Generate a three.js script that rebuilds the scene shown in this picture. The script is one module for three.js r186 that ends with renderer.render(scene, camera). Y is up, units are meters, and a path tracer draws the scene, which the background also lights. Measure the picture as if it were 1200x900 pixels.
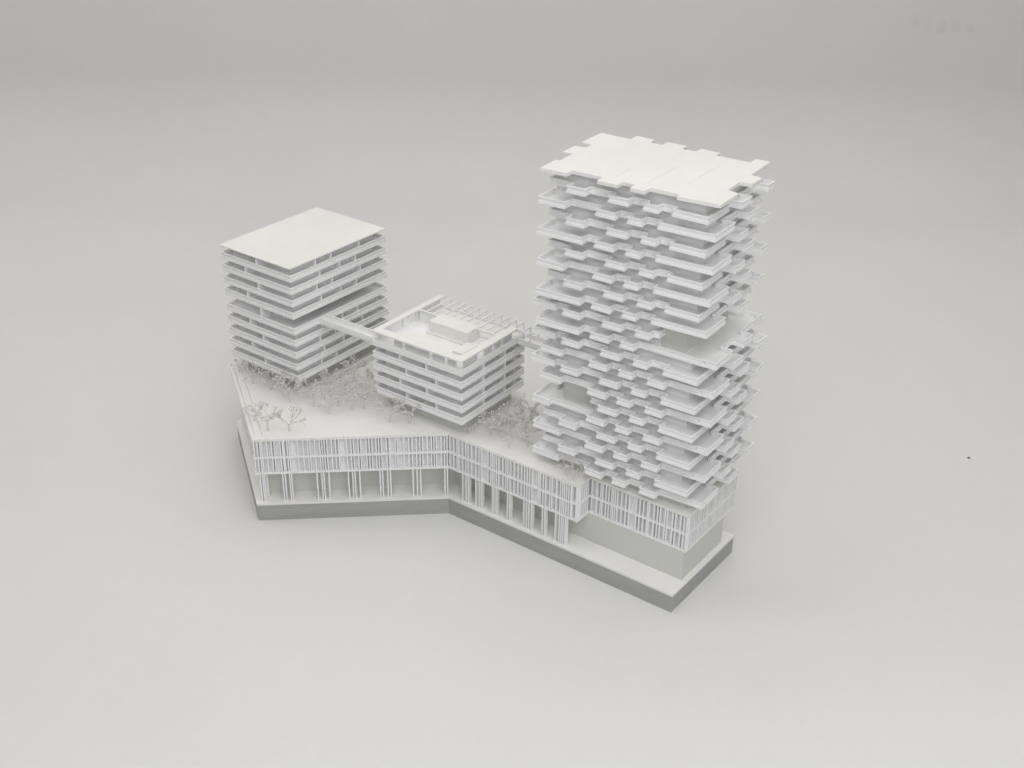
import * as THREE from 'three';
import { mergeGeometries } from 'three/addons/utils/BufferGeometryUtils.js';
import { RectAreaLightUniformsLib } from 'three/addons/lights/RectAreaLightUniformsLib.js';

// ---------------------------------------------------------------- camera, light, exposure
// all plans below are in model units; the model itself is small: S metres per unit
const S = 0.3;
const scene = new THREE.Scene();
scene.background = new THREE.Color(0, 0, 0);
const camera = new THREE.PerspectiveCamera(34.35, 4 / 3, 0.02, 40);
{
  const yaw = 0.63464, pitch = 0.49567, roll = 0.01344;
  const fwd = new THREE.Vector3(-Math.sin(yaw) * Math.cos(pitch), -Math.sin(pitch), -Math.cos(yaw) * Math.cos(pitch));
  const right = new THREE.Vector3(Math.cos(yaw), 0, -Math.sin(yaw));
  const up = new THREE.Vector3().crossVectors(right, fwd);
  const r2 = right.clone().multiplyScalar(Math.cos(roll)).addScaledVector(up, Math.sin(roll));
  const u2 = up.clone().multiplyScalar(Math.cos(roll)).addScaledVector(right, -Math.sin(roll));
  camera.quaternion.setFromRotationMatrix(new THREE.Matrix4().makeBasis(r2, u2, fwd.clone().negate()));
  camera.position.set(2.58, 2.75484, 3.09907).multiplyScalar(S);
}
scene.add(camera);
const renderer = new THREE.WebGLRenderer({ antialias: true });
renderer.toneMapping = THREE.LinearToneMapping;
renderer.toneMappingExposure = 1.08;
renderer.shadowMap.enabled = true;
renderer.shadowMap.type = THREE.PCFSoftShadowMap;
RectAreaLightUniformsLib.init();
const LAMPS = [
  // name, position (units), target, width, height, intensity, colour, label
  ['ceiling_light_panel', [-1.6, 6.2, -2.6], [-1.6, 0, -2.6], 12, 12, 0.52, [1, 0.98, 0.935], 'wide white ceiling light panel glowing above the table'],
  ['front_light_panel', [2.6, 5.2, 3.2], [0.1, 0.5, -0.3], 5, 3.2, 1.75, [0.96, 0.975, 1], 'tilted white light panel hanging above the camera'],
  ['front_light_panel', [3.3, 2.6, 3.7], [0.3, 0.4, -0.2], 3.0, 1.7, 2.3, [0.94, 0.967, 1], 'added unseen fill panel behind the camera that brightens the balcony recesses'],  // added fill close to the view axis, lifts the balcony interiors
  ['side_light_panel', [5.4, 2.6, 1.2], [0.4, 0.4, -0.2], 3.4, 2.6, 0.9, [0.96, 0.972, 1], 'tilted white light panel standing to the right of the table'],
  ['side_light_panel', [-5.6, 3.4, 3.0], [-0.3, 0.5, 0], 4, 3.4, 0.35, [1, 0.965, 0.945], 'added unseen fill panel, tilted, to the left of the table'],  // weak unseen fill, added on the left side
];

// ---------------------------------------------------------------- helpers
let seed = 7;
const rnd = () => { seed = (seed * 1664525 + 1013904223) >>> 0; return seed / 4294967296; };
const used = {};
function numbered(n) {
  if (!(n in used)) { used[n] = 0; return n; }
  used[n]++; return n + '_' + String(used[n]).padStart(3, '0');
}
function box(x0, x1, y0, y1, z0, z1) {
  const g = new THREE.BoxGeometry(Math.abs(x1 - x0), Math.abs(y1 - y0), Math.abs(z1 - z0));
  g.translate((x0 + x1) / 2, (y0 + y1) / 2, (z0 + z1) / 2); return g;
}
// polygon in plan [[x, z], ...] raised from y0 to y1, with holes
function prism(pts, y0, y1, holes = []) {
  const sh = new THREE.Shape(pts.map(([x, z]) => new THREE.Vector2(x, -z)));
  for (const h of holes) sh.holes.push(new THREE.Path(h.map(([x, z]) => new THREE.Vector2(x, -z))));
  const g = new THREE.ExtrudeGeometry(sh, { depth: y1 - y0, bevelEnabled: false });
  g.rotateX(-Math.PI / 2); g.translate(0, y0, 0); return g;
}
// offsets a path to the inside (to the left of a walk front: left to right, right: front to back ...)
function offset(path, t, closed) {
  const n = path.length, out = [];
  const nor = (a, b) => { const dx = b[0] - a[0], dz = b[1] - a[1], l = Math.hypot(dx, dz); return [dz / l, -dx / l]; };
  for (let i = 0; i < n; i++) {
    const a = i > 0 ? nor(path[i - 1], path[i]) : closed ? nor(path[n - 1], path[0]) : null;
    const b = i < n - 1 ? nor(path[i], path[i + 1]) : closed ? nor(path[n - 1], path[0]) : null;
    const n1 = a || b, n2 = b || a, k = t / (1 + n1[0] * n2[0] + n1[1] * n2[1]);
    out.push([path[i][0] + (n1[0] + n2[0]) * k, path[i][1] + (n1[1] + n2[1]) * k]);
  }
  return out;
}
const strip = (path, t, y0, y1) => prism([...path, ...offset(path, t).reverse()], y0, y1);
const ring = (path, t, y0, y1) => prism(path, y0, y1, [offset(path, t, true)]);
function bar(a, b, r0, r1 = r0, sides = 5) {
  const A = new THREE.Vector3(...a), B = new THREE.Vector3(...b), d = B.clone().sub(A);
  const g = new THREE.CylinderGeometry(r1, r0, d.length(), sides, 1);
  g.translate(0, d.length() / 2, 0);
  g.applyQuaternion(new THREE.Quaternion().setFromUnitVectors(new THREE.Vector3(0, 1, 0), d.normalize()));
  g.translate(...a); return g;
}
function merge(list) {
  const l = list.map((g) => (g.index ? g.toNonIndexed() : g));
  return l.length > 1 ? mergeGeometries(l) : l[0];
}
const cookd = (list) => merge(Array.isArray(list) ? list : [list]).scale(S, S, S);
function meshOf(name, geo, mat, parent) {
  const o = new THREE.Mesh(geo, mat); o.name = parent === scene ? numbered(name) : name;
  o.castShadow = o.receiveShadow = true; parent.add(o); return o;
}
const part = (name, list, mat, parent) => meshOf(name, cookd(list), mat, parent);
function thing(name, label, category, [x, y, z] = [0, 0, 0], turn = 0, group) {
  const o = new THREE.Group(); o.name = numbered(name); scene.add(o);
  o.position.set(x * S, y * S, z * S); o.rotation.y = turn; o.userData = { label, category };
  if (group) o.userData.group = group;
  return o;
}

// ---------------------------------------------------------------- materials
function noiseTexture(n, lo, hi, grains, streak = 1) {
  const d = new Uint8Array(n * n * 4), f = new Float32Array(n * n);
  for (const [cells, amp] of grains) {
    const cy = Math.max(1, Math.round(cells / streak)), v = Float32Array.from({ length: cells * cy }, rnd);
    for (let y = 0; y < n; y++) for (let x = 0; x < n; x++) {
      const fx = x / n * cells, fy = y / n * cy, x0 = Math.floor(fx), y0 = Math.floor(fy);
      const sx = fx - x0, sy = fy - y0, ax = sx * sx * (3 - 2 * sx), ay = sy * sy * (3 - 2 * sy);
      const at = (i, j) => v[(j % cy) * cells + (i % cells)];
      f[y * n + x] += amp * ((at(x0, y0) * (1 - ax) + at(x0 + 1, y0) * ax) * (1 - ay) + (at(x0, y0 + 1) * (1 - ax) + at(x0 + 1, y0 + 1) * ax) * ay);
    }
  }
  const tot = grains.reduce((s, g) => s + g[1], 0);
  for (let i = 0; i < n * n; i++) { const c = Math.round(lo + (hi - lo) * f[i] / tot); d[i * 4] = d[i * 4 + 1] = d[i * 4 + 2] = c; d[i * 4 + 3] = 255; }
  const t = new THREE.DataTexture(d, n, n); t.wrapS = t.wrapT = THREE.RepeatWrapping;
  t.magFilter = THREE.LinearFilter; t.minFilter = THREE.LinearMipmapLinearFilter; t.generateMipmaps = true; t.needsUpdate = true; return t;
}
const grain = noiseTexture(256, 0, 255, [[8, 1], [32, 1], [128, 1.5]]);
const sheetTone = noiseTexture(512, 249, 255, [[5, 2], [17, 1.4], [61, 0.8], [255, 0.8]]); sheetTone.colorSpace = THREE.SRGBColorSpace;
const cardTone = noiseTexture(256, 244, 255, [[6, 2], [21, 1], [120, 1]]); cardTone.colorSpace = THREE.SRGBColorSpace;
const blockTone = noiseTexture(256, 226, 255, [[12, 1.6], [48, 1], [128, 0.6]], 0.12); blockTone.colorSpace = THREE.SRGBColorSpace;
const lin = (r, g, b) => new THREE.Color().setRGB(r, g, b);
const mat = (c, o = {}) => new THREE.MeshStandardMaterial({ color: c, roughness: 0.62, metalness: 0, ...o });
const M = {
  white: mat(lin(0.84, 0.84, 0.84), { roughness: 0.55 }),
  card: mat(lin(0.83, 0.823, 0.79), { map: cardTone, roughness: 0.6, bumpMap: grain, bumpScale: 0.00004 }),
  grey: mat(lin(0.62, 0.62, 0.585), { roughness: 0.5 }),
  block: mat(lin(0.43, 0.43, 0.415), { map: blockTone, roughness: 0.5, bumpMap: grain, bumpScale: 0.00005 }),
  twig: mat(lin(0.70, 0.68, 0.665), { roughness: 0.5 }),
  bud: mat(lin(0.64, 0.615, 0.595), { roughness: 0.5 }),
  sheet: mat(lin(0.70, 0.696, 0.69), { map: sheetTone, roughness: 0.85, bumpMap: grain, bumpScale: 0.00003 }),
  smudge: mat(lin(0.665, 0.658, 0.648), { roughness: 0.85 }),
  crumb: mat(lin(0.12, 0.11, 0.105), { roughness: 0.8 }),
  lamp: mat(lin(0.8, 0.8, 0.8), { emissive: lin(1, 0.98, 0.94), emissiveIntensity: 0.4 }),
};

// ---------------------------------------------------------------- lamps (outside the frame)
for (const [name, at, to, w, h, power, c, label] of LAMPS) {
  const l = new THREE.RectAreaLight(lin(...c), power, w * S, h * S);
  l.name = name + '_glow'; l.position.set(at[0] * S, at[1] * S, at[2] * S); l.lookAt(to[0] * S, to[1] * S, to[2] * S + 1e-4); l.castShadow = true;
  scene.add(l);
  const t = thing(name, label, 'light panel', at);
  t.quaternion.copy(l.quaternion);
  part('diffuser', box(-w / 2, w / 2, -h / 2, h / 2, 0.02, 0.05).rotateY(0), M.lamp, t);
  part('housing', box(-w / 2 - 0.05, w / 2 + 0.05, -h / 2 - 0.05, h / 2 + 0.05, 0.055, 0.15), M.white, t);
}

// ---------------------------------------------------------------- the sheet the model stands on, swept up behind it
{
  const R = 0.7, D0 = 7.33, half = 9, prof = [[-5, 0], [0, 0], [D0 - 2, 0], [D0, 0]];
  for (let i = 1; i <= 16; i++) { const a = i / 16 * Math.PI / 2 * 0.985; prof.push([D0 + R * Math.sin(a), R * (1 - Math.cos(a))]); }
  const last = prof[prof.length - 1]; prof.push([last[0] + 0.02, last[1] + 1.15]);
  const pos = [], uv = [], idx = [], nx = 12; let run = 0;
  const fx = -Math.sin(0.63464), fz = -Math.cos(0.63464), rx = -fz, rz = fx;
  prof.forEach(([d, y], i) => {
    if (i) run += Math.hypot(d - prof[i - 1][0], y - prof[i - 1][1]);
    for (let j = 0; j <= nx; j++) {
      const s = (j / nx * 2 - 1) * half;
      pos.push((2.58 + fx * d + rx * s) * S, y * S, (3.099 + fz * d + rz * s) * S); uv.push(s / 6, run / 6);
    }
  });
  for (let i = 0; i < prof.length - 1; i++) for (let j = 0; j < nx; j++) { const a = i * (nx + 1) + j, b = a + nx + 1; idx.push(a, a + 1, b, b, a + 1, b + 1); }
  const g = new THREE.BufferGeometry();
  g.setAttribute('position', new THREE.Float32BufferAttribute(pos, 3)); g.setAttribute('uv', new THREE.Float32BufferAttribute(uv, 2)); g.setIndex(idx);
  g.computeVertexNormals();
  const o = meshOf('backdrop', g, M.sheet, scene); o.userData.kind = 'structure';
  // faint smudges: along the sheet, height on its upright part (or 0 and the depth on its flat part), width, height
  for (const [al, y, d, w, h] of [[2.526, 1.069, 0, 0.045, 0.05], [2.617, 1.044, 0, 0.05, 0.075], [2.7, 1.035, 0, 0.05, 0.08], [2.785, 1.041, 0, 0.055, 0.07], [2.874, 1.026, 0, 0.06, 0.04], [-2.975, 0, 7.46, 0.2, 0.05]]) {
    const q = [];
    const put = (u, v) => {
      const dd = y ? last[0] + 0.02 * (y + v - last[1]) / 1.15 - 0.003 : d + v, yy = y ? y + v : 0.0015;
      q.push((2.58 + fx * dd + rx * (al + u)) * S, yy * S, (3.099 + fz * dd + rz * (al + u)) * S);
    };
    const rim = Array.from({ length: 11 }, (_, i) => { const k = 0.7 + 0.45 * rnd(); return [Math.cos(i / 11 * 6.283) * w / 2 * k, Math.sin(i / 11 * 6.283) * h / 2 * k]; });
    for (let i = 0; i < 11; i++) { put(0, 0); put(...rim[i]); put(...rim[(i + 1) % 11]); }
    const sg = new THREE.BufferGeometry(); sg.setAttribute('position', new THREE.Float32BufferAttribute(q, 3)); sg.computeVertexNormals();
    meshOf('smudge', sg, M.smudge, o);
  }
}

// ---------------------------------------------------------------- heights
const HB = 0.0771, HL = 0.2026, HM = 0.2712, HP = 0.3528;
const lev = (k) => 1.4072 - (Math.min(k, 10) - 1) * 0.0541 - Math.max(k - 10, 0) * 0.0532;

// ---------------------------------------------------------------- base of the model
{
  const t = thing('model_plinth', 'low grey plinth with a thin white top sheet, under the whole building model', 'model base');
  const out = [[-0.5494, 0.4862], [0, 0], [1, 0], [1, -0.4514], [-1.0836, -0.436], [-1.0836, 0.1045]];
  part('base_block', prism(offset(out, 0.0015, true), 0.0003, HB - 0.0085), M.block, t);
  part('base_top', prism(out, HB - 0.0085, HB), M.card, t);
}

// ---------------------------------------------------------------- podium
{
  const t = thing('podium_building', 'long white two-storey podium with vertical fins, bent in the middle, on the grey plinth', 'building');
  const PL = [-0.5585, 0.4722], PB = [-0.0084, -0.0144], PE = [0.5858, -0.0144], PI = [0.5858, -0.0921], PS = [0.9872, -0.0921], PR = [0.9872, -0.4562], PK = [-1.08, -0.43], PQ = [-1.085, 0.112];
  const out = [PL, PB, PE, PI, PS, PR, PK, PQ];
  const dl = [0.749, -0.6626], nl = [0.6626, 0.749];            // along and out of the left wing's front
  const at = (s, d = 0) => [PL[0] + dl[0] * s + nl[0] * d, PL[1] + dl[1] * s + nl[1] * d];
  const de = (() => { const x = PQ[0] - PL[0], z = PQ[1] - PL[1], l = Math.hypot(x, z); return [x / l, z / l]; })();
  const ne = [-de[1], de[0]];                                     // inwards from the left end wall
  if (ne[0] * (0 - PL[0]) + ne[1] * (-0.3 - PL[1]) < 0) { ne[0] *= -1; ne[1] *= -1; }
  const el = (s, d) => [PL[0] + de[0] * s + ne[0] * d, PL[1] + de[1] * s + ne[1] * d];
  const slot = (d0, d1) => [el(0.012, d0), el(0.6, d0), el(0.6, d1), el(0.02, d1)];
  const roof = part('roof', [prism(out, HP - 0.010, HP - 0.004), prism(out, HP - 0.004, HP, [slot(0.014, 0.0175), slot(0.043, 0.0445)])], M.card, t);
  part('roof_kerb', prism([el(0.004, 0.002), el(0.61, 0.002), el(0.61, 0.0135), el(0.01, 0.0135)], HP, HP + 0.004), M.card, roof);
  const plate = [PL, PB, PE, PI, PS, PR, PK, el(0.62, 0.026), el(0.03, 0.026), el(0.018, 0.0)];
  for (const y of [HM, HL]) part('floor_plate', prism(plate, y - 0.0042, y + 0.0042), M.white, t);
  // walls behind the fins
  const inn = offset([el(0.03, 0.03), PL, PB, PE, PI, PS, PR, PK, el(0.6, 0.03)].slice(1), 0.018, true); inn.push(el(0.03, 0.03));
  part('facade_wall', [prism(inn, HL + 0.004, HM - 0.004), prism(inn, HM + 0.004, HP - 0.010)], M.white, t);
  // closed left end
  part('end_wall', prism([el(0.022, 0.03), el(0.63, 0.03), el(0.63, 0.05), el(0.022, 0.05)], HB, HL - 0.004), M.white, t);
  part('end_wall', prism([el(0.03, 0.026), el(0.63, 0.026), el(0.63, 0.046), el(0.03, 0.046)], HL + 0.004, HP - 0.010), M.white, t);
  // ground floor walls
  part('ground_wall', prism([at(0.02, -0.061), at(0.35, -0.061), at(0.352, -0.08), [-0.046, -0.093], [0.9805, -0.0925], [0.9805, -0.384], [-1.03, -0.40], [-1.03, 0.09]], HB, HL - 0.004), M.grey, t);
  // fins: one mesh each over both storeys
  const finL = box(-0.0025, 0.0025, HL - 0.0045, HP - 0.0102, -0.018, 0.001).scale(S, S, S);
  const finW = box(-0.0044, 0.0044, HL - 0.0045, HP - 0.0102, -0.0205, 0.0012).scale(S, S, S);
  const leg = box(-0.0025, 0.0025, HB, HL - 0.0048, -0.0165, 0.001).scale(S, S, S);
  const put = (name, g, x, z, ry, dz = 0) => { const o = meshOf(name, g, M.white, t); o.position.set(x * S, 0, z * S); o.rotation.y = ry; return o; };
  const LW = [0.006, 0.0185, 0.028, 0.034, 0.053, 0.071, 0.081, 0.103, 0.112, 0.117, 0.129, 0.136, 0.168, 0.188, 0.206, 0.213, 0.232, 0.25, 0.258, 0.267, 0.277, 0.294, 0.309, 0.321, 0.351, 0.367, 0.376, 0.394, 0.403, 0.424, 0.435, 0.446, 0.461, 0.471, 0.481, 0.5, 0.511, 0.534, 0.541, 0.565, 0.584, 0.597, 0.613, 0.626, 0.636, 0.654, 0.67, 0.68, 0.688, 0.707, 0.719, 0.729];
  const LG = [0.0185, 0.028, 0.034, 0.103, 0.112, 0.129, 0.136, 0.232, 0.25, 0.258, 0.277, 0.351, 0.367, 0.376, 0.394, 0.471, 0.481, 0.5, 0.511, 0.597, 0.613, 0.626, 0.719, 0.729];
  const ryL = Math.atan2(-dl[1], dl[0]);
  LW.forEach((s) => { const q = at(s); put('fin', finL, q[0], q[1], ryL); });
  LG.forEach((s) => { const q = at(s); put('column', leg, q[0], q[1], ryL); });
  const RW = [-0.002, 0.016, 0.033, 0.041, 0.059, 0.076, 0.087, 0.102, 0.124, 0.14, 0.15, 0.181, 0.195, 0.203, 0.211, 0.221, 0.232, 0.251, 0.265, 0.274, 0.285, 0.303, 0.321, 0.336, 0.35, 0.362, 0.373, 0.385, 0.414, 0.421, 0.434, 0.445, 0.464, 0.473, 0.493, 0.51, 0.519, 0.527, 0.536, 0.546, 0.558, 0.5815];
  const RG = [0.059, 0.076, 0.087, 0.124, 0.14, 0.15, 0.203, 0.211, 0.221, 0.274, 0.285, 0.35, 0.362, 0.373, 0.385, 0.434, 0.445, 0.493, 0.51, 0.519, 0.527, 0.536];
  RW.forEach((x) => put('fin', x > 0.55 ? finW : finL, x, PB[1], 0));
  RG.forEach((x) => put('column', leg, x, PB[1], 0));
  const RS = [0.594, 0.616, 0.632, 0.639, 0.654, 0.666, 0.678, 0.685, 0.693, 0.702, 0.719, 0.737, 0.751, 0.78, 0.794, 0.809, 0.826, 0.832, 0.852, 0.866, 0.877, 0.897, 0.905, 0.926, 0.938, 0.958, 0.971, 0.984];
  RS.forEach((x) => put('fin', finL, x, PS[1], 0));
  [-0.028, -0.042, -0.055, -0.068, -0.08].forEach((z) => put('fin', finL, PE[0], z, Math.PI / 2));
  let z = -0.104; const steps = [0.013, 0.016, 0.009, 0.017, 0.014, 0.008, 0.015, 0.012];
  for (let i = 0; z > -0.455; i++) { put('fin', finL, PR[0], z, Math.PI / 2); z -= steps[(i * 3 + (i >> 2)) % 8]; }
}

// ---------------------------------------------------------------- apartment tower
{
  const t = thing('apartment_tower', 'tall white tower wrapped in staggered box balconies, on the right end of the podium', 'building', [0.6627, 0, -0.2897], 0.0349);
  const PH = 0.0245, T = 0.0058, SL = 0.0095;
  const rail = (p, y0, y1) => merge([strip(offset(p, 0.0026), T - 0.0026, y0, y1 - 0.0034), strip(p, T, y1 - 0.0034, y1)]);   // parapets stand just inside the slab edge, under a coping
  const UP = { u0: -0.289, u1: 0.279, w0: -0.203, w1: 0.202 }, LO = { u0: -0.289, u1: 0.316, w0: -0.203, w1: 0.202 };
  // a tooth is an outer path that starts and ends on the core's edge
  const F = (a, b, w) => [[a, 0.202], [a, w], [b, w], [b, 0.202]];
  const Rt = (c, a, b, u) => [[c, a], [u, a], [u, b], [c, b]];
  const B = (a, b, w) => [[a, -0.203], [a, w], [b, w], [b, -0.203]];
  const Lt = (a, b, u) => [[-0.289, a], [u, a], [u, b], [-0.289, b]];
  const backU = [B(0.1, 0.03, -0.239), B(-0.022, -0.098, -0.239), B(-0.143, -0.217, -0.237)];
  const backA = [B(0.18, 0.11, -0.239), B(0.06, -0.01, -0.239), B(-0.07, -0.14, -0.239), B(-0.2, -0.27, -0.239)];
  const C_ = [-0.091, -0.018, 0.238], D_ = [0.025, 0.0785, 0.238], A_ = [-0.202, -0.131, 0.2375], DF = [-0.048, 0.026, 0.2365], GH = [0.076, 0.13, 0.2355];
  const leftE = [Lt(-0.192, -0.06, -0.333), Lt(-0.014, 0.066, -0.33)];
  const leftO = [Lt(-0.15, -0.085, -0.33), Lt(0.03, 0.105, -0.33)];
  const evenUp = (long) => [[[-0.289, 0.149], [-0.303, 0.149], [-0.303, 0.247], [long ? -0.1325 : -0.2, long ? 0.24 : 0.247], [long ? -0.1325 : -0.2, 0.202]],
    F(...C_), F(...D_), [[0.126, 0.202], [0.126, 0.224], [0.322, 0.216], [0.322, 0.08], [0.279, 0.08]], Rt(0.279, -0.018, -0.09, 0.322), ...backU, ...leftE];
  const oddUp = [F(...A_), F(...DF), F(...GH), [[0.173, 0.202], [0.173, 0.228], [0.297, 0.228], [0.297, 0.085], [0.279, 0.085]], Rt(0.279, 0.045, -0.028, 0.322), Rt(0.279, -0.155, -0.2, 0.32), ...backA, ...leftO];
  const oddLo = [[[-0.289, 0.176], [-0.33, 0.176], [-0.33, 0.222], [-0.236, 0.222], [-0.236, 0.202]], F(...A_), F(...DF), F(...GH), F(0.189, 0.316, 0.238), Rt(0.316, 0.066, -0.007, 0.361), Rt(0.316, -0.116, -0.19, 0.361), ...backA, ...leftO.slice(0, 1)];
  const oddLo2 = [F(...A_), F(...DF), F(...GH), F(0.189, 0.316, 0.238), Rt(0.316, 0.066, -0.007, 0.361), Rt(0.316, -0.116, -0.19, 0.361), ...backA, ...leftO];
  const evenLo = (lc) => [lc, F(...C_), F(...D_), F(0.1325, 0.197, 0.236), Rt(0.316, 0.1995, 0.076, 0.358), Rt(0.316, 0.003, -0.07, 0.361), ...backU, ...leftE];
  const lcS = [[-0.289, 0.176], [-0.2895, 0.176], [-0.2895, 0.231], [-0.202, 0.231], [-0.202, 0.202]];
  const lcW = [[-0.289, 0.178], [-0.319, 0.178], [-0.319, 0.223], [-0.204, 0.223], [-0.204, 0.202]];
  const cfg = {};
  for (let k = 1; k <= 20; k++) {
    if (k < 10) cfg[k] = k % 2 ? [UP, oddUp] : [UP, evenUp(k % 4 === 0)];
    else cfg[k] = k % 2 ? [LO, k < 15 ? oddLo : oddLo2] : [LO, evenLo(k < 16 ? lcS : lcW)];
  }
  cfg[9] = [{ ...UP, u1: 0.152 }, [oddLo[0], F(...A_), F(...DF), F(...GH), ...backA.slice(1), ...leftO.slice(0, 1)]];
  cfg[10] = [LO, [evenUp(true)[0], F(...C_), F(...D_), Rt(0.316, 0.1995, 0.076, 0.358), Rt(0.316, 0.001, -0.07, 0.36), [[0.316, -0.17], [0.3165, -0.17], [0.3165, -0.231], [0.257, -0.231], [0.257, -0.203]], ...backU.slice(1), ...leftE]];
  cfg[15] = [{ ...LO, u0: -0.097 }, [F(...DF), F(...GH), F(0.189, 0.316, 0.238), Rt(0.316, 0.066, -0.007, 0.361), Rt(0.316, -0.116, -0.19, 0.361), ...backA.slice(0, 2)]];
  cfg[16] = [LO, [[[-0.289, 0.108], [-0.323, 0.108], [-0.323, 0.225], [-0.2515, 0.225], [-0.2515, 0.202]], ...evenLo(lcW).slice(1)]];
  const cache = new Map();
  const geo = (key, make) => { const k = JSON.stringify(key); if (!cache.has(k)) cache.set(k, cookd(make())); return cache.get(k); };
  const eq = (a, b) => Math.abs(a - b) < 1e-6;
  function coreParapets(c, teeth) {
    // perimeter walk: front left to right, right side front to back, back right to left, left side back to front
    const W = c.u1 - c.u0, H = c.w1 - c.w0, per = 2 * (W + H);
    const along = ([u, w]) => eq(w, c.w1) ? u - c.u0 : eq(u, c.u1) ? W + c.w1 - w : eq(w, c.w0) ? W + H + c.u1 - u : 2 * W + H + w - c.w0;
    const point = (s) => { s = ((s % per) + per) % per; return s <= W ? [c.u0 + s, c.w1] : s <= W + H ? [c.u1, c.w1 - (s - W)] : s <= 2 * W + H ? [c.u1 - (s - W - H), c.w0] : [c.u0, c.w0 + (s - 2 * W - H)]; };
    const iv = teeth.map((p) => { let a = along(p[0]), b = along(p[p.length - 1]); if (b < a) b += per; return [a, b]; }).sort((x, y) => x[0] - y[0]);
    const out = [];
    for (let i = 0; i < iv.length; i++) {
      const a = iv[i][1] - T, b = (i + 1 < iv.length ? iv[i + 1][0] : iv[0][0] + per) + T;
      if (b - a < 2.5 * T) continue;
      const path = [point(a)];
      for (const corner of [0, W, W + H, 2 * W + H, per, per + W, per + W + H, per + 2 * W + H]) if (corner > a + 1e-5 && corner < b - 1e-5) path.push(point(corner));
      path.push(point(b));
      out.push(path);
    }
    return out;
  }
  for (let k = 1; k <= 20; k++) {
    const [c, teeth] = cfg[k], y = lev(k);
    const g = geo(['core', c, teeth], () => [box(c.u0, c.u1, 0.0004, SL, c.w0, c.w1), ...coreParapets(c, teeth).map((p) => rail(p, SL, PH))]);
    const slab = meshOf('floor_slab', g, M.white, t); slab.position.y = y * S;
    for (const p of teeth) {
      const gb = geo(['tooth', p, c.u1], () => {
        const poly = [...p];
        const a = p[0], b = p[p.length - 1];
        if (!eq(a[0], b[0]) && !eq(a[1], b[1])) poly.push([a[0] < b[0] && a[1] > b[1] ? c.u1 : b[0] > a[0] ? c.u0 : c.u1, a[1] > b[1] ? (b[0] < a[0] ? c.w0 : c.w1) : c.w1]);
        return [prism(poly, 0, SL - 0.0004), rail(p, SL - 0.0004, PH)];
      });
      const bal = meshOf('balcony', gb, M.white, slab);
    }
  }
  // walls behind the balconies
  const W = [-0.284, 0.257, -0.168, 0.165];
  const wall = (u0, u1, y0, y1, w0, w1, m = M.white, n = 'storey_wall') => part(n, box(u0, u1, y0, y1, w0, w1), m, t);
  const roofY = lev(0) + 0.0005;
  for (let k = 1; k <= 20; k++) {
    const y0 = lev(k) + SL - 0.001, y1 = k === 1 ? roofY + 0.002 : lev(k - 1) + 0.002;
    if (k === 9) wall(W[0], 0.137, y0, y1, W[2], W[3]);
    else if (k === 10) wall(W[0], 0.137, y0, y1, W[2], W[3]);
    else if (k === 15 || k === 16) wall(-0.097, W[1], y0, y1, W[2], W[3]);
    else wall(W[0], W[1], y0, y1, W[2], W[3]);
  }
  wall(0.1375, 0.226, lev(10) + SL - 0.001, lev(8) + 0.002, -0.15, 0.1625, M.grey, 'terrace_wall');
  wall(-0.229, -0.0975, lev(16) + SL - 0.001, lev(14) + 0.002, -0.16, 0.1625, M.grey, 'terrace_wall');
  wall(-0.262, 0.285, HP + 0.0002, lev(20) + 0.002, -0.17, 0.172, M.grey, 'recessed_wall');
  // roof slab with its fine seams
  const RO = [[-0.297, 0.248], [-0.198, 0.243], [-0.197, 0.208], [-0.088, 0.206], [-0.085, 0.244], [-0.014, 0.242], [-0.012, 0.207], [0.028, 0.207], [0.032, 0.243], [0.083, 0.242], [0.084, 0.206], [0.181, 0.203], [0.184, 0.224], [0.325, 0.211], [0.324, 0.087], [0.283, 0.078], [0.281, -0.013], [0.321, -0.016], [0.322, -0.087], [0.279, -0.096], [0.275, -0.254], [0.223, -0.251], [0.224, -0.207], [0.1, -0.206], [0.1, -0.239], [0.029, -0.242], [0.028, -0.204], [-0.022, -0.201], [-0.023, -0.238], [-0.098, -0.24], [-0.097, -0.199], [-0.142, -0.199], [-0.145, -0.236], [-0.217, -0.238], [-0.215, -0.191], [-0.334, -0.193], [-0.333, -0.061], [-0.291, -0.057], [-0.29, -0.019], [-0.33, -0.012], [-0.327, 0.067], [-0.29, 0.064], [-0.286, 0.147], [-0.3, 0.149]];
  const seam = (u, a, b) => [[u, a], [u + 0.0009, a], [u + 0.0009, b], [u, b]];
  part('roof_slab', [prism(RO, roofY, roofY + 0.0075), prism(RO, roofY + 0.0075, roofY + 0.0115, [seam(0.051, 0.185, -0.02), seam(0.156, 0.11, -0.12), seam(-0.058, 0.19, 0.06)])], M.card, t);
}

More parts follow.
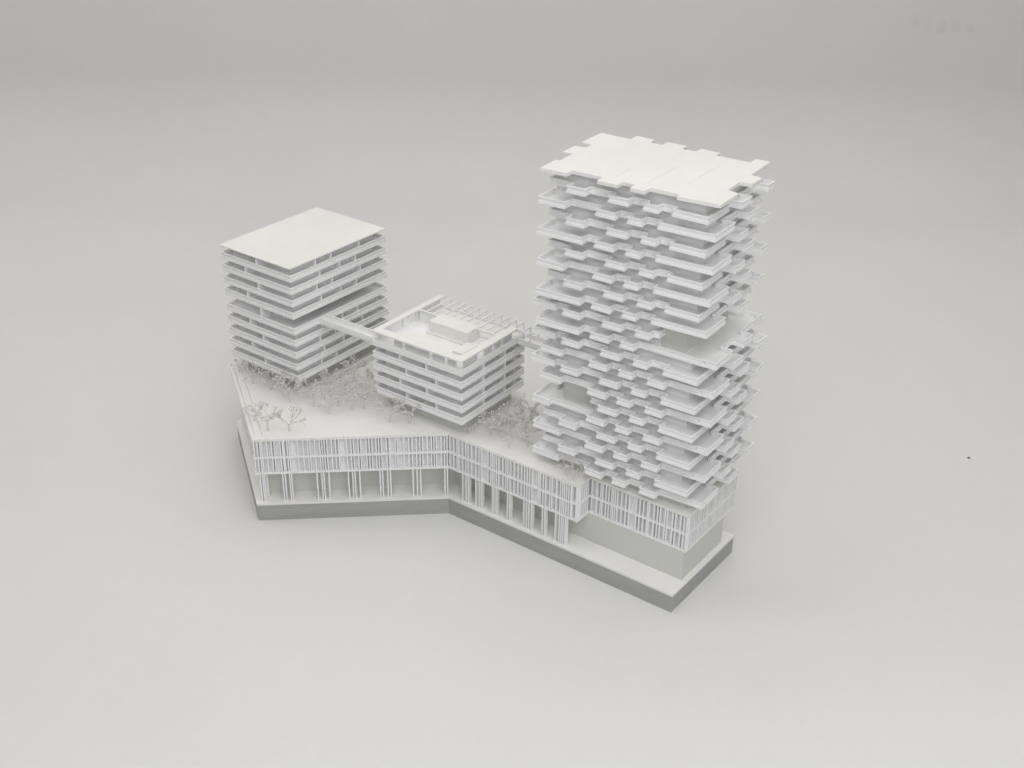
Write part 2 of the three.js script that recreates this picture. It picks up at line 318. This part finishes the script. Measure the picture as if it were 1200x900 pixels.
// ---------------------------------------------------------------- office blocks
const slabBand = (path, h = 0.0265) => [prism(path, 0, 0.0115), ring(offset(path, 0.0032, true), 0.0045, 0.0115, h - 0.0045), ring(path, 0.0075, h - 0.0045, h)];
{
  const LA = 0.3909, LB = 0.5366, s = 0.0518, roofY = 0.9, Y = (k) => 0.8422 - (k - 1) * s - (k > 4 ? 0.0153 : 0);
  const t = thing('office_block', 'taller white office block with a plain flat roof, at the left end of the podium', 'building', [-0.6607, 0, 0.1227], -0.0056);
  const rect = (i) => [[-LA + i, -i], [-i, -i], [-i, -LB + i], [-LA + i, -LB + i]];
  part('roof', prism(rect(-0.001), roofY - 0.0045, roofY), M.card, t);
  const band = cookd(slabBand(rect(0)));
  const fin = box(-0.0025, 0.0025, 0, s - 0.0085, 0, 0.034).scale(S, S, S), finTop = box(-0.0025, 0.0025, 0, roofY - 0.0045 - Y(1) - 0.0115, 0, 0.034).scale(S, S, S), fin5 = box(-0.0025, 0.0025, 0, s + 0.005, 0, 0.034).scale(S, S, S);
  for (let k = 1; k <= 9; k++) {
    const f = meshOf('floor_slab', band, M.white, t); f.position.y = Y(k) * S;
    const y0 = Y(k) + 0.011, y1 = k === 1 ? roofY - 0.004 : Y(k - 1) + 0.001;
    if (k === 5) {
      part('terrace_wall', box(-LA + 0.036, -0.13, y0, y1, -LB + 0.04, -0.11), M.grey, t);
      part('storey_wall', box(-LA + 0.036, -0.19, y0, y1, -0.109, -0.036), M.white, t);
      part('storey_wall', box(-0.185, -0.125, y0, y1, -0.1095, -0.06), M.white, t);
    } else part('storey_wall', box(-LA + 0.036, -0.036, y0, y1, -LB + 0.036, -0.036), M.white, t);
    const odd = k % 2, put = (x, z, ry) => { const o = meshOf('balcony_divider', k === 1 ? finTop : k === 5 ? fin5 : fin, M.white, t); o.position.set(x * S, (Y(k) + 0.0115) * S, z * S); o.rotation.y = ry; };
    put(odd ? -0.188 : -0.256, -0.0365, 0);
    if (k !== 5) for (const v of odd ? [-0.14, -0.225, -0.384] : [-0.159, -0.27, -0.359]) put(-0.0365, v, Math.PI / 2);
  }
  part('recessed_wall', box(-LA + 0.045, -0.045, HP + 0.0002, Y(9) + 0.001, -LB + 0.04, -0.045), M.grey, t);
}
{
  const MA = 0.4347, MB = 0.406, s = 0.0511, top = 0.62, rimY = 0.682;
  const t = thing('office_block', 'lower white office block with roof terrace and pergola, mid podium', 'building', [0.0625, 0, -0.0096], 0.0125);
  const r0 = 0.012, rect = (i) => { const p = [[-MA + i, -i], [-i, -i]]; for (let q = 0; q <= 4; q++) { const a = q / 4 * Math.PI / 2; p.push([-i - r0 + r0 * Math.cos(a), -MB + i + r0 - r0 * Math.sin(a)]); } p.push([-MA + i, -MB + i]); return p; };
  const band = cookd(slabBand(rect(0)));
  const fin = box(-0.0025, 0.0025, 0, s - 0.0085, 0, 0.034).scale(S, S, S);
  for (let k = 1; k <= 4; k++) {
    const f = meshOf('floor_slab', band, M.white, t); f.position.y = (top - k * s) * S;
    part('storey_wall', box(-MA + 0.036, -0.036, top - k * s + 0.011, top - (k - 1) * s + 0.001, -MB + 0.036, -0.036), M.white, t);
    const put = (x, z, ry) => { const o = meshOf('balcony_divider', fin, M.white, t); o.position.set(x * S, (top - k * s + 0.0115) * S, z * S); o.rotation.y = ry; };
    for (const u of k % 2 ? [-0.302, -0.1715] : [-0.271, -0.1255]) put(u, -0.0365, 0);
    for (const v of [-0.141, -0.2755]) put(-0.0365, v, Math.PI / 2);
  }
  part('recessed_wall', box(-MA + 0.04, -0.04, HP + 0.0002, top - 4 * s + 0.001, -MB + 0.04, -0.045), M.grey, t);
  // roof terrace
  const terrace = part('terrace_slab', [prism(rect(0), 0, 0.012), ring(rect(0), 0.0045, 0.012, 0.0255)].map((g) => g.translate(0, top, 0)), M.white, t);
  const y0 = top + 0.012, rt = 0.0065, y1 = rimY - rt;
  const front = -0.026, side = -0.022;
  // wall pieces under the roof rim: front, right side, left side
  for (const [a, b, lo] of [[-0.345, -0.305], [-0.29, -0.25], [-0.25, -0.206, 1], [-0.206, -0.174], [-0.158, -0.102], [-0.087, -0.047]])
    part('screen_wall', box(a + 0.0003, b - 0.0003, y0 - 0.0002, lo ? y1 - 0.02 : y1 + 0.0002, front - 0.007, front), M.white, t);
  for (const [a, b] of [[-0.046, -0.124], [-0.167, -0.215], [-0.231, -0.273], [-0.286, -0.342]])
    part('screen_wall', box(side - 0.007, side, y0 - 0.0002, y1 + 0.0002, b, a), M.white, t);
  for (const [a, b] of [[-0.035, -0.16], [-0.172, -0.215], [-0.25, -0.32], [-0.335, -0.4]])
    part('screen_wall', box(-MA + 0.005, -MA + 0.013, y0 - 0.0002, y1 + 0.0002, b, a), M.white, t);
  part('roof_rim', [box(-MA, 0, y1, rimY, -0.037, 0), box(-MA, -MA + 0.025, y1, rimY, -0.418, -0.037), box(-0.033, 0, y1, rimY, -0.35, -0.037), box(-MA + 0.025, -0.033, rimY - 0.007, rimY - 0.0005, -0.262, -0.253)], M.card, t);
  part('back_screen', box(-MA + 0.026, -0.32, y0, rimY - 0.007, -0.262, -0.256), M.white, t);
  // plant room, low platforms
  part('plant_room', [box(-0.314, -0.1275, y0, rimY + 0.001, -0.276, -0.197), box(-0.322, -0.135, y0, y0 + 0.006, -0.197, -0.185)], M.card, t);
  part('platform', box(-0.36, -0.13, y0, y0 + 0.004, -0.18, -0.045), M.card, t);
  part('platform', box(-0.126, -0.080, y0, y0 + 0.014, -0.2, -0.107), M.card, t);
  part('platform', box(-MA + 0.03, -0.02, y0, y0 + 0.003, -0.4, -0.285), M.card, t);
  const beam = merge([box(-0.0021, 0.0021, rimY - 0.006, rimY - 0.001, -0.415, -0.259), box(-0.0014, 0.0014, y0, rimY - 0.006, -0.4145, -0.4115)]).scale(S, S, S);
  for (const u of [-0.378, -0.341, -0.304, -0.27, -0.233, -0.197, -0.1615, -0.125, -0.088, -0.053, -0.018]) { const o = meshOf('pergola_beam', beam, M.white, t); o.position.x = u * S; }
}

// ---------------------------------------------------------------- bridges and low walls
{
  const t = thing('footbridge', 'white footbridge with solid parapets between the left office block and the middle one', 'footbridge', [-0.66, 0.62, -0.0116], 0.0125);
  const L = 0.2885;
  part('bridge_deck', box(0, L, 0.0002, 0.009, -0.05, 0), M.card, t);
  part('parapet', box(0, L, 0.009, 0.0255, -0.005, 0), M.white, t);
  part('parapet', box(0, L, 0.009, 0.0255, -0.05, -0.045), M.white, t);
}
{
  const t = thing('footbridge', 'white footbridge from the roof terrace of the middle block to the balcony tower', 'footbridge', [0.0635, 0.62, -0.352], 0.0125);
  const L = 0.295;
  part('bridge_deck', box(0, L, 0.0002, 0.009, -0.06, 0), M.card, t);
  part('parapet', box(0, L, 0.009, 0.0255, -0.005, 0), M.white, t);
  part('parapet', box(0, L, 0.009, 0.0255, -0.06, -0.055), M.white, t);
  for (const x of [0.02, 0.057]) part('pergola_frame', [box(x - 0.002, x + 0.002, 0.055, 0.06, -0.058, 0.0), box(x - 0.002, x + 0.002, 0.0255, 0.055, -0.058, -0.054), box(x - 0.002, x + 0.002, 0.0255, 0.055, -0.004, 0)], M.white, t);
}
{
  const t = thing('low_wall', 'low white wall on the podium roof between the middle block and the tower', 'wall', [0.07, HP, -0.14]);
  part('wall', box(0, 0.275, 0.0002, 0.019, -0.006, 0), M.card, t);
  part('stair_cheek', box(0.05, 0.054, 0.0002, 0.016, -0.1, -0.0065), M.card, t);
  part('stair_cheek', box(0.085, 0.089, 0.0002, 0.016, -0.1, -0.0065), M.card, t);
}
{
  const t = thing('low_wall', 'low white wall on the podium along the right side of the left office block', 'wall', [-0.64, HP, 0.02]);
  part('wall', box(-0.006, 0, 0.0002, 0.02, -0.36, 0), M.card, t);
  part('coping', box(-0.008, 0.002, 0.02, 0.024, -0.362, 0.002), M.card, t);
}

// ---------------------------------------------------------------- little wire trees on the podium roof
function makeTree(style) {
  const g = { trunk: [], twig: [], bud: [] };
  const v = (a) => new THREE.Vector3(...a);
  const bud = (p, r) => { const b = new THREE.IcosahedronGeometry(r, 0); b.rotateY(rnd() * 6); b.scale(1, 0.8, 1); b.translate(p.x, p.y, p.z); g.bud.push(b); };
  function branch(p, dir, len, r, depth) {
    const q = p.clone().addScaledVector(dir, len), mid = p.clone().lerp(q, 0.5).add(new THREE.Vector3((rnd() - 0.5) * len * 0.25, len * 0.04, (rnd() - 0.5) * len * 0.25));
    g.twig.push(bar(p.toArray(), mid.toArray(), r, r * 0.9, 4), bar(mid.toArray(), q.toArray(), r * 0.9, r * 0.75, 4));
    if (rnd() < 0.5) bud(mid, r * (1.3 + rnd() * 0.7));
    if (depth === 0) { bud(q, 0.0024 + rnd() * 0.002); return; }
    const n = depth > 1 ? 3 : 3 + (rnd() < 0.4 ? 1 : 0);
    for (let i = 0; i < n; i++) {
      const d = dir.clone().add(new THREE.Vector3(rnd() - 0.5, (rnd() - 0.42) * 0.9, rnd() - 0.5).multiplyScalar(1.25)).normalize();
      branch(q, d, len * (0.62 + rnd() * 0.3), r * 0.78, depth - 1);
    }
  }
  const h = style.trunk;
  g.trunk.push(bar([0, 0, 0], [0, h, 0], 0.0031, 0.0023, 6), new THREE.CylinderGeometry(0.0052, 0.0056, 0.003, 8).translate(0, 0.0015, 0));
  for (let i = 0; i < style.limbs; i++) {
    const a = i / style.limbs * 6.283 + rnd() * 0.8;
    branch(v([0, h * (0.9 + 0.1 * (i % 2)), 0]), new THREE.Vector3(Math.cos(a) * style.spread, 0.75 + rnd() * 0.4, Math.sin(a) * style.spread).normalize(), style.len, 0.0016, 2);
  }
  return { trunk: cookd(g.trunk), branches: cookd(g.twig), buds: cookd(g.bud) };
}
const kinds = [makeTree({ trunk: 0.038, limbs: 5, spread: 1.15, len: 0.027 }), makeTree({ trunk: 0.024, limbs: 5, spread: 1.25, len: 0.03 }), makeTree({ trunk: 0.04, limbs: 6, spread: 1.0, len: 0.024 }), makeTree({ trunk: 0.034, limbs: 6, spread: 1.3, len: 0.024 })];
const protos = kinds.map((k) => {
  const t = new THREE.Group();
  meshOf('trunk', k.trunk, M.twig, t); const b = meshOf('branches', k.branches, M.twig, t); const c = meshOf('buds', k.buds, M.bud, b); c.userData.kind = 'stuff';
  return t;
});
const TREES = [
  [-0.561, 0.387, 1.12, 0, 'straight wire tree nearest the front left corner of the podium roof'],
  [-0.494, 0.339, 1.1, 1, 'low wire tree forking in a wide V, just right of the corner tree'],
  [-0.655, 0.366, 0.75, 1, 'small wire tree at the left roof edge with twigs reaching over the kerb'],
  [-0.886, 0.162, 0.95, 1, 'wire tree before the left end of the left office block, nearest the kerb'],
  [-1.0, 0.13, 0.7, 3, 'small wire tree at the far left roof corner, overhanging the plinth'],
  [-0.79, 0.155, 0.9, 3, 'wire tree in front of the middle of the left office block'],
  [-0.703, 0.151, 1.05, 2, 'dense wire tree at the front corner of the left office block, left of two'],
  [-0.655, 0.179, 1.0, 0, 'dense wire tree at the front corner of the left office block, right of two'],
  [-0.621, 0.114, 1.0, 3, 'wire tree just right of the front corner of the left office block'],
  [-0.553, 0.147, 0.95, 0, 'wire tree right of the left block corner, second in the row towards the middle block'],
  [-0.468, 0.154, 0.95, 3, 'wire tree standing furthest forward between the left and middle blocks'],
  [-0.479, 0.085, 1.0, 2, 'wire tree right behind the foremost one between the left and middle blocks'],
  [-0.417, 0.08, 1.05, 0, 'slant-trunked wire tree left of the middle block corner'],
  [-0.387, 0.04, 1.1, 2, 'dense wire tree touching the left corner of the middle block'],
  [-0.236, 0.057, 1.15, 1, 'bushy wire tree before the middle block front, left of a pair'],
  [-0.174, 0.017, 1.0, 0, 'bright wire tree before the middle block front, right of a pair'],
  [-0.6, 0.0, 1.05, 3, 'wire tree beside the left office block, first of the rear rows behind the forward trees'],
  [-0.52, 0.005, 1.1, 2, 'wire tree in the middle of the gap between the left and middle blocks'],
  [-0.44, -0.03, 1.05, 0, 'wire tree close to the left side wall of the middle block'],
  [-0.57, -0.1, 1.1, 2, 'wire tree under the left footbridge, nearer the left office block'],
  [-0.46, -0.13, 1.1, 3, 'wire tree under the left footbridge, nearer the middle block'],
  [0.055, -0.062, 0.62, 3, 'smallest wire tree, at the front right corner of the middle block'],
  [0.125, -0.105, 1.0, 2, 'wire tree beside the right wall of the middle block, in front of the low wall'],
  [0.171, -0.115, 1.05, 3, 'wire tree before the low wall, centre of the group left of the tower'],
  [0.239, -0.07, 0.72, 0, 'thin wire tree nearest the roof edge between the middle block and the tower'],
  [0.285, -0.12, 1.15, 2, 'tallest wire tree right beside the left balconies of the tower'],
  [0.14, -0.21, 1.05, 3, 'wire tree behind the low wall, beside the middle block'],
  [0.22, -0.2, 1.1, 2, 'wire tree behind the low wall, nearer the tower'],
  [0.18, -0.29, 1.1, 0, 'wire tree furthest back between the middle block and the tower'],
  [0.554, -0.034, 0.85, 1, 'crooked wire tree at the right end of the podium front, under the tower balconies'],
  [0.505, -0.05, 0.6, 0, 'tiny wire tree just left of the crooked one under the tower balconies'],
];
TREES.forEach(([x, z, k, style, label], i) => {
  const t = protos[style].clone(); t.name = numbered('model_tree'); scene.add(t);
  t.position.set(x * S, (HP + 0.0002) * S, z * S); t.rotation.y = i * 2.4; t.scale.setScalar(k);
  t.userData = { label, category: 'model tree', group: 'wire trees on the podium roof' };
});

// ---------------------------------------------------------------- crumb on the sheet
{
  const g = new THREE.IcosahedronGeometry(0.0052, 1); g.scale(1.3, 0.5, 0.9); g.rotateY(0.6); g.translate(1.478, 0.003, -1.664);
  const o = meshOf('crumb', cookd(g), M.crumb, scene); o.userData = { label: 'tiny dark crumb lying alone on the pale sheet at the right', category: 'crumb' };
}

renderer.render(scene, camera);
